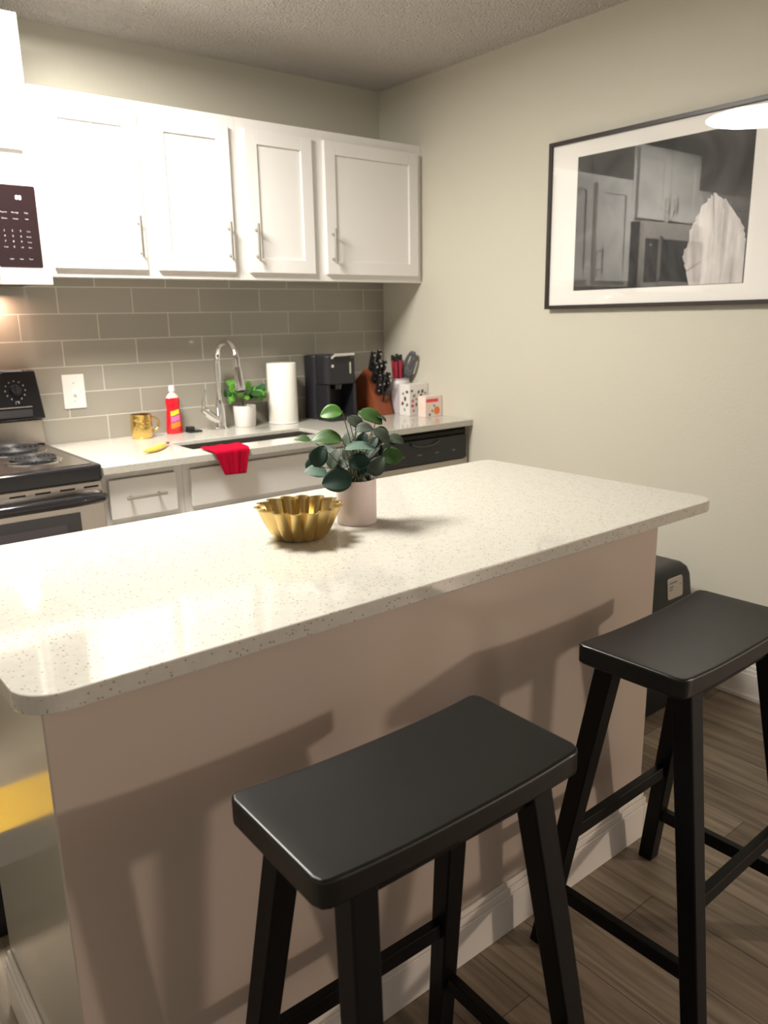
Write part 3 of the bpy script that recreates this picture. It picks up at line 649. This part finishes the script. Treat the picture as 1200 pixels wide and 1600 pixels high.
bm = B(); d = Vector((.02, -.42, .90)).normalized(); base = Vector((-.036, -.232, ZC + .185))
rows = []
for i in range(11):
    u = i / 10; wd = .034 * math.sin(math.pi * min(.97, .12 + .80 * u)) ** .6; row = []
    for j in range(9):
        v = j / 4 - 1; row.append(bm.verts.new(base + d * (.145 * u) + Vector((.35, -.85, -.30)).normalized() * wd * v + Vector((-.9, -.3, -.1)) * (.010 * v * v - .002)))
    rows.append(row)
for i in range(10):
    for j in range(8):
        if j in (2, 5) and 3 <= i <= 7: continue
        bm.faces.new((rows[i][j], rows[i][j + 1], rows[i + 1][j + 1], rows[i + 1][j]))
o = obj('spoon_head', bm, M_grayp, t, smooth=True); md = o.modifiers.new('t', 'SOLIDIFY'); md.thickness = .003
# printed boxes
def disc(bm, cx_, cz_, r, y, sx_=1, ang=0, n_=14, side=None, mi=0):
    vs = []
    for k in range(n_):
        a = 2 * math.pi * k / n_; u, v = r * sx_ * math.cos(a), r * math.sin(a); ca, sa = math.cos(ang), math.sin(ang); u, v = u * ca - v * sa, u * sa + v * ca
        vs.append(bm.verts.new((cx_ + u, y, cz_ + v) if side is None else (side, y + u, cz_ + v)))
    bm.faces.new(vs).material_index = mi
t = thing('tea_box', 'taller white carton with fruit and bean print by the wall', 'box', (-.066, -.325, ZC), 'printed cartons on the worktop')
bxx = (-.128, -.004, -.365, -.285)
obj('carton', bx(bxx[0], bxx[1], bxx[2], bxx[3], ZC, ZC + .158), M_potw, t, bevel=.001)
bm = B(); rg = random.Random(5)
for (u, v, r, mi) in ((.015, .125, .008, 2), (.03, .100, .010, 1), (.06, .118, .009, 0), (.085, .12, .010, 2), (.02, .075, .009, 3), (.075, .095, .013, 2), (.1, .08, .010, 0), (.018, .05, .010, 3), (.045, .055, .009, 0), (.025, .025, .007, 3), (.06, .03, .008, 1), (.095, .045, .012, 2), (.105, .11, .008, 1), (.045, .082, .007, 1)):
    disc(bm, bxx[0] + u, ZC + v, r, bxx[2] - .0007, .75, rg.uniform(0, 3), mi=mi)
for (u, v, r, mi) in ((.02, .12, .010, 2), (.05, .11, .009, 1), (.035, .085, .012, 2), (.02, .055, .010, 0), (.055, .06, .011, 2), (.04, .03, .009, 1)):
    disc(bm, 0, ZC + v, r, bxx[2] + u, .75, rg.uniform(0, 3), side=bxx[0] - .0007, mi=mi)
obj('printed_pattern', bm, [M_greenp, M_graytx, M_brownp, M_coral], t)
t = thing('snack_box', 'smaller carton with red band and orange fruit, in front', 'box', (-.06, -.44, ZC), 'printed cartons on the worktop')
b2 = (-.115, -.004, -.470, -.415)
obj('carton', bx(*b2, ZC, ZC + .104), mat('pink_carton', (.84, .70, .64), .5), t, bevel=.001)
bm = B(); y = b2[2] - .0007
disc(bm, b2[0] + .076, ZC + .030, .020, y, 1, mi=0); disc(bm, b2[0] + .058, ZC + .055, .008, y, .6, .6, mi=2); disc(bm, b2[0] + .045, ZC + .03, .009, y, .5, .2, mi=2); disc(bm, b2[0] + .028, ZC + .012, .006, y, 1, mi=3)
disc(bm, b2[0] + .018, ZC + .048, .013, y, .9, mi=4)
v_ = [bm.verts.new(p) for p in ((b2[0] + .004, y, ZC + .074), (b2[0] + .085, y, ZC + .074), (b2[0] + .085, y, ZC + .090), (b2[0] + .004, y, ZC + .090))]; bm.faces.new(v_).material_index = 1
disc(bm, 0, ZC + .05, .02, b2[2] + .03, .8, side=b2[0] - .0007, mi=4)
obj('printed_pattern', bm, [M_orangep, M_coral, M_greenp, M_bandb, M_cream], t)

# ------------------------------------------------------------------ picture
t = thing('framed_picture', 'large black framed black-and-white print hung on the right wall', 'picture', (0, -1.63, 1.427))
fy0, fy1, fz0, fz1 = -2.137, -1.137, 1.424, 2.074; fw = .015
obj('mount', bx(-.020, -.0008, fy0 + .004, fy1 - .004, fz0 + .004, fz1 - .004), M_mount, t)
bm = B(); box(bm, -.034, -.0005, fy0, fy0 + fw, fz0, fz1); box(bm, -.034, -.0005, fy1 - fw, fy1, fz0, fz1); box(bm, -.034, -.0005, fy0 + fw, fy1 - fw, fz0, fz0 + fw); box(bm, -.034, -.0005, fy0 + fw, fy1 - fw, fz1 - fw, fz1)
obj('frame', bm, M_frame, t, bevel=.001)
obj('mat_board', bx(-.0215, -.0203, fy0 + fw, fy1 - fw, fz0 + fw, fz1 - fw), M_matboard, t)
pr = obj('print', bx(-.0222, -.0216, -1.992, -1.277, 1.495, 2.003), M_art, t)
bm = B()
sil = [(-1.791, 1.494), (-1.776, 1.541), (-1.758, 1.593), (-1.779, 1.667), (-1.806, 1.737), (-1.839, 1.786), (-1.867, 1.795), (-1.905, 1.772), (-1.951, 1.718), (-1.980, 1.670), (-1.987, 1.632), (-1.988, 1.4965)]
pp = []
rg = random.Random(9)
for (a, b_), (c_, d_) in zip(sil, sil[1:]):
    for k in range(6):
        u = k / 6; j = rg.uniform(-.006, .006); pp.append((a + (c_ - a) * u + (j if b_ > 1.50 and u > 0 and a != -1.987 else 0), b_ + (d_ - b_) * u + (j if 1.52 < b_ else 0)))
pp.append(sil[-1]); pp[0] = (sil[0][0], 1.4965)
pp = [(max(-1.990, a), b_) for a, b_ in pp]
cen = (-1.88, 1.60); cv = bm.verts.new((-.0226, *cen)); vs = [bm.verts.new((-.0226, a, b_)) for a, b_ in pp]
for i in range(len(vs)): bm.faces.new((cv, vs[i], vs[(i + 1) % len(vs)]))
obj('pale_figure', bm, M_mane, pr)
obj('glass', bx(-.0262, -.0254, fy0 + fw, fy1 - fw, fz0 + fw, fz1 - fw), M_pane, t)

# ------------------------------------------------------------------ island
t = thing('kitchen_island', 'long kitchen island with greige panelled base', 'island', (-1.75, -2.0, 0))
ix0, ix1, iy0, iy1 = -2.490, -1.010, -2.338, -1.812
obj('front_panel', bx(ix0 + .0005, ix1, iy0, iy0 + .10, 0, .8838), M_island, t, bevel=.0015)
obj('end_panel', bx(ix0 - .001, ix0 + .10, iy0 + .0015, iy1, 0, .8838), M_end, t, bevel=.0015)
obj('end_panel', bx(ix1 - .10, ix1 - .0005, iy0 + .1005, iy1, 0, .8838), M_island, t, bevel=.0015)
obj('cabinet_run', bx(-2.38, ix1 - .11, iy0 + .101, -1.56, .10, .880), M_cab, t)
obj('toe_kick', bx(-2.37, ix1 - .12, iy0 + .12, -1.61, 0.001, .0995), M_dark, t)
bm = B(); pts = rrect(-2.517, -.747, -2.350, -1.500, .06, 10)
rb = rrect(-2.517, -.747, -2.350, -1.500, .03, 10)
pts = pts[:11 * 0] + [rb[i] if i < 22 else pts[i] for i in range(44)]
pts = [rb[i] if i < 22 else (rrect(-2.517, -.747, -2.350, -1.500, .06, 10)[i]) for i in range(44)]
prism(bm, [(x, y, .884) for x, y in pts], (0, 0, .030)); ct = obj('countertop', bm, M_quartz, t, bevel=.003, segs=2)
ct['label'] = 'speckled pale quartz countertop with rounded corners'
bm = B()
for d, z0, z1 in ((.016, .0, .098), (.012, .098, .116), (.007, .116, .130)):
    box(bm, ix0 - .001 - d, ix1, iy0 - d, iy0, z0, z1); box(bm, ix0 - .001 - d, ix0 - .001, iy0, iy1 + .002, z0, z1); box(bm, ix1, ix1 + d, iy0 - d, iy1, z0, z1)
obj('baseboard', bm, M_trim, t, bevel=.002)

# gold fluted pan
t = thing('fluted_pan', 'gold fluted brioche pan on the island beside the potted plant', 'pan', (-1.795, -1.905, ZC))
bm = B(); c = (-1.792, -1.908, 0); NS = 14 * 12
def flute(a, h):
    k = min(1, max(0, (h - ZC) / .07)); s_ = abs(math.cos(7 * a)); return 1 - (.17 * (1 - math.sqrt(s_ * s_ + .012))) * (.55 + .6 * k)
prof = [(0, ZC), (.048, ZC), (.058, ZC + .003), (.066, ZC + .010), (.080, ZC + .035), (.095, ZC + .068), (.098, ZC + .074), (.103, ZC + .0755), (.103, ZC + .0768), (.0965, ZC + .076), (.0925, ZC + .070), (.0785, ZC + .036), (.0645, ZC + .012), (.056, ZC + .006), (0, ZC + .005)]
lathe(bm, prof, c, NS, fn=flute)
o = obj('pan_shell', bm, M_gold, t, smooth=True)
# eucalyptus plant
t = thing('potted_plant', 'dark leafy eucalyptus plant in a blush pot on the island', 'plant', (-1.612, -1.885, ZC), 'potted plants')
pc = (-1.612, -1.885)
bm = B(); lathe(bm, [(0, ZC), (.0475, ZC), (.049, ZC + .002), (.0495, ZC + .106), (.0485, ZC + .108), (.046, ZC + .108), (.045, ZC + .094), (0, ZC + .094)], (*pc, 0), 48); obj('pot', bm, M_pot, t, smooth=True)
bm = B(); lathe(bm, [(.0445, ZC + .0945), (.02, ZC + .098), (0, ZC + .099)], (*pc, 0), 24); obj('soil', bm, M_soil, t, smooth=True)
PR, PU, PF = Vector((.777, -.629, 0)).normalized(), Vector((.164, .176, .971)).normalized(), Vector((.607, .757, -.240)).normalized()
sc = 1.94 / 1225.7
org = Vector((pc[0], pc[1], ZC + .108))      # rim centre, at (555.5, 752) in the crop measurements
# x, y (mm-like offsets measured from the rim), length, width, angle, depth towards the back, material
LV = [(-38, 101, 36, 24, 10, -.01, 4, 1), (23, 97, 44, 24, -28, .03, 0, 1), (0, 86, 32, 19, -40, 0, 1, 1), (14, 75, 28, 17, -5, -.03, 1, 1), (-44, 60, 50, 25, 0, -.03, 0, 1),
      (-81, 61, 26, 11, -4, -.02, 0, 1), (-9, 64, 34, 18, 55, .01, 1, 1), (-56, 35, 37, 34, 65, -.01, 2, 1), (-62, 12, 38, 20, -10, .01, 3, 1), (-27, -4, 48, 37, 8, -.055, 2, 1),
      (8, 45, 50, 16, -3, -.05, 3, 1), (7, 23, 34, 26, 5, -.045, 2, 1), (56, 33, 36, 31, 0, 0, 0, 1), (34, 18, 34, 26, 60, -.02, 1, 1), (62, 60, 28, 17, -20, .02, 1, 1),
      (40, 65, 36, 19, -45, 0, 1, 1), (10, 61, 26, 20, 75, .03, 2, 1), (-34, 32, 36, 22, 70, .01, 1, 1), (24, 43, 34, 20, 40, .04, 2, 1), (40, 73, 24, 16, -15, .03, 0, 1), (41, 95, 16, 6, -35, .04, 1, 1),
      (-20, 25, 30, 18, 30, .04, 2, 1), (20, 8, 26, 16, 100, .035, 2, 1), (-68, 24, 30, 22, 80, .03, 2, 1), (2, 34, 30, 20, 20, .02, 2, 1), (-12, 42, 28, 18, 60, .02, 1, 1), (28, 28, 30, 18, -20, .03, 1, 1), (46, 46, 28, 20, 30, .04, 1, 1), (-6, 12, 26, 16, 10, .045, 2, 1), (10, 12, 22, 15, 60, 0, 2, 1), (26, 56, 26, 18, 60, .05, 2, 1), (-48, 44, 28, 16, 40, .045, 2, 1)]
for i, (dx, dy, L, W_, ang, dep, mi, s_) in enumerate(LV):
    ctr = org + PR * (dx * sc) + PU * (dy * sc) + PF * dep
    a = math.radians(ang); out = 1 if dx >= 0 else -1
    d = (PR * math.cos(a) + PU * math.sin(a)) * out
    if abs(ang) > 50 and dy > 10: d = (PR * math.cos(a) + PU * math.sin(a)) * (1 if ang > 0 else -1)
    Lw = L * sc * .97; tw = min(.98, W_ / (L * .80)); tilt = math.acos(tw)
    perp = (-PR * math.sin(a) + PU * math.cos(a))
    if perp.z < 0: perp = -perp
    nrm = -PF * math.cos(tilt) + perp * math.sin(tilt)
    leaf(t, M_leaf[mi], ctr - d * (Lw / 2), ctr + d * (Lw / 2), nrm, L * sc * .82, fold=.18, curl=.18, n1=12, n2=8)
    st0 = org + Vector((rg.uniform(-.012, .012), rg.uniform(-.012, .012), -.012)); st1 = ctr - d * (Lw / 2); mid = st0.lerp(st1, .55) + Vector((0, 0, .014))
    bm = B(); tube(bm, [st0, st0.lerp(mid, .6) + Vector((0, 0, .005)), mid, st1], [.0016, .0014, .0012, .001], 6); obj('stem', bm, M_stem, t, smooth=True)

# ------------------------------------------------------------------ saddle stools
SH, SW, SD = .765, .477, .236
def make_stool(label, loc, rz):
    t = thing('bar_stool', label, 'stool', loc, 'black saddle-seat bar stools'); t.rotation_euler = (0, 0, math.radians(rz))
    bm = B(); NX, NY = 28, 12; th = .046; r = .018
    def sad(u): return -.010 * (1 - min(1, abs(u) * 1.03) ** 2.6)
    out = rrect(-SW / 2, SW / 2, -SD / 2, SD / 2, r, 5)
    # dished top as a grid clipped to a rounded rectangle, thick rounded sides
    T, Bt = [], []
    for i in range(NX + 1):
        u = -1 + 2 * i / NX; rt, rb_ = [], []
        for j in range(NY + 1):
            v = -1 + 2 * j / NY; x, y = u * SW / 2, v * SD / 2
            qx, qy = abs(x) - (SW / 2 - r), abs(y) - (SD / 2 - r)
            if qx > 0 and qy > 0:
                ln = math.hypot(qx, qy)
                if ln > r: x = math.copysign(SW / 2 - r + qx * r / ln, x); y = math.copysign(SD / 2 - r + qy * r / ln, y)
            rt.append(bm.verts.new((x, y, SH + sad(u)))); rb_.append(bm.verts.new((x, y, SH - th + .6 * sad(u) + (.004 if abs(u) > .0 else 0))))
        T.append(rt); Bt.append(rb_)
    for i in range(NX):
        for j in range(NY):
            bm.faces.new((T[i][j], T[i + 1][j], T[i + 1][j + 1], T[i][j + 1])); bm.faces.new((Bt[i][j + 1], Bt[i + 1][j + 1], Bt[i + 1][j], Bt[i][j]))
    for i in range(NX):
        for j in (0, NY): bm.faces.new((T[i][j], T[i + 1][j], Bt[i + 1][j], Bt[i][j]))
    for j in range(NY):
        for i in (0, NX): bm.faces.new((T[i][j], T[i][j + 1], Bt[i][j + 1], Bt[i][j]))
    obj('seat', bm, M_seat, t, bevel=.006, segs=3, local=True)
    tx, ty, fx_, fy_ = .163, .082, .222, .189
    zt = SH - .043
    def leg_at(i, j, z): k = 1 - z / zt; return Vector((i * (tx + (fx_ - tx) * k), j * (ty + (fy_ - ty) * k), z))
    h = .0185
    for i in (-1, 1):
        for j in (-1, 1):
            bm = B(); a, b_ = leg_at(i, j, 0), leg_at(i, j, zt)
            hexa(bm, [a + Vector(q) for q in ((-h, -h, 0), (h, -h, 0), (h, h, 0), (-h, h, 0))], [b_ + Vector(q) for q in ((-h * 1.15, -h * 1.15, 0), (h * 1.15, -h * 1.15, 0), (h * 1.15, h * 1.15, 0), (-h * 1.15, h * 1.15, 0))])
            obj('leg', bm, M_stool, t, bevel=.003, local=True)
    def rung(p, q, w_=.010, hh=.016, nm='stretcher'):
        bm = B(); d = (q - p).normalized(); s_ = d.cross(Vector((0, 0, 1))).normalized() * w_; u_ = Vector((0, 0, hh)); p = p + d * .013; q = q - d * .013
        hexa(bm, [p - s_ - u_, p + s_ - u_, p + s_ + u_, p - s_ + u_], [q - s_ - u_, q + s_ - u_, q + s_ + u_, q - s_ + u_]); obj(nm, bm, M_stool, t, bevel=.002, local=True)
    for j, z in ((1, .29), (-1, .29)): rung(leg_at(-1, j, z), leg_at(1, j, z))
    for i, z in ((-1, .15), (1, .15)): rung(leg_at(i, -1, z), leg_at(i, 1, z))
    for j in (-1, 1): rung(leg_at(-1, j, zt - .018), leg_at(1, j, zt - .018), .009, .015, 'apron')
    return t
make_stool('black saddle-seat bar stool nearest, at the middle of the island front', (-2.0695, -2.6183, 0), -1.2)
make_stool('black saddle-seat bar stool farther right, by the island corner', (-1.2848, -2.6006, 0), 1.0)

# ------------------------------------------------------------------ floor-standing things
t = thing('storage_bin', 'black tapered bin with a white sticker by the right wall', 'bin', (-.30, -1.77, 0))
bm = B()
def ring(x0, x1, y0, y1, r, z): return [bm.verts.new((x, y, z)) for x, y in rrect(x0, x1, y0, y1, r, 5)]
lv_ = [(-.475, -.100, -1.985, -1.60, .02, 0.0005), (-.470, -.112, -1.965, -1.61, .02, .30), (-.462, -.128, -1.950, -1.62, .022, .470), (-.455, -.135, -1.942, -1.628, .024, .495), (-.440, -.150, -1.925, -1.645, .02, .510), (-.42, -.170, -1.905, -1.665, .02, .5145)]
rs2 = [ring(*q) for q in lv_]
for a, b_ in zip(rs2, rs2[1:]):
    for i in range(len(a)): j = (i + 1) % len(a); bm.faces.new((a[i], a[j], b_[j], b_[i]))
bm.faces.new(rs2[0][::-1]); bm.faces.new(rs2[-1])
obj('bin_body', bm, mat('bin_plastic', (.018, .017, .019), .42), t, smooth=True)
bm = B()
def binf(z): return -1.965 + (z - .30) * .0882
pts = rrect(-.292, -.196, .402, .478, .010, 4); vs = [(x, binf(z) - .0025, z) for x, z in pts]; prism(bm, vs, (0, .0022, 0)); st = obj('sticker', bm, mat('sticker_paper', (.72, .66, .58), .6), t)
bm = B()
for x0, x1, z in ((-.283, -.232, .458), (-.283, -.255, .444), (-.215, -.207, .445), (-.283, -.262, .434)):
    q = [(x0, binf(z) - .0029, z), (x1, binf(z) - .0029, z), (x1, binf(z) - .0029, z + .005), (x0, binf(z) - .0029, z + .005)]; bm.faces.new([bm.verts.new(p) for p in q])
obj('sticker_print', bm, M_graytx, st)
t = thing('waste_bin', 'black bin at the far left behind the island end', 'bin', (-2.60, -1.50, 0))
bm = B(); prism(bm, [(x, y, 0.0005) for x, y in rrect(-2.74, -2.40, -1.60, -1.47, .02, 4)], (0, 0, .17)); obj('bin_body', bm, M_blackp, t, bevel=.004)
bm = B(); prism(bm, [(x, y, .171) for x, y in rrect(-2.745, -2.395, -1.605, -1.465, .02, 4)], (0, 0, .015)); obj('lid', bm, M_blackp, t, bevel=.004)
bm = B(); prism(bm, [(x, y, 0.0005) for x, y in rrect(-2.95, -2.50, -1.28, -.95, .02, 4)], (0, 0, .008))
tag(obj('floor_mat', bm, M_matyel), 'yellow mat on the kitchen floor between island and cooker', 'mat')
# ceiling light
t = thing('ceiling_light', 'round flush ceiling light over the kitchen aisle', 'ceiling light', (-2.02, -1.00, HC))
bm = B(); lathe(bm, [(0, HC - .0005), (.31, HC - .0005), (.315, HC - .01), (.305, HC - .022), (0, HC - .022)], (-2.02, -1.00, 0), 40); obj('base_ring', bm, M_nickel, t, smooth=True)
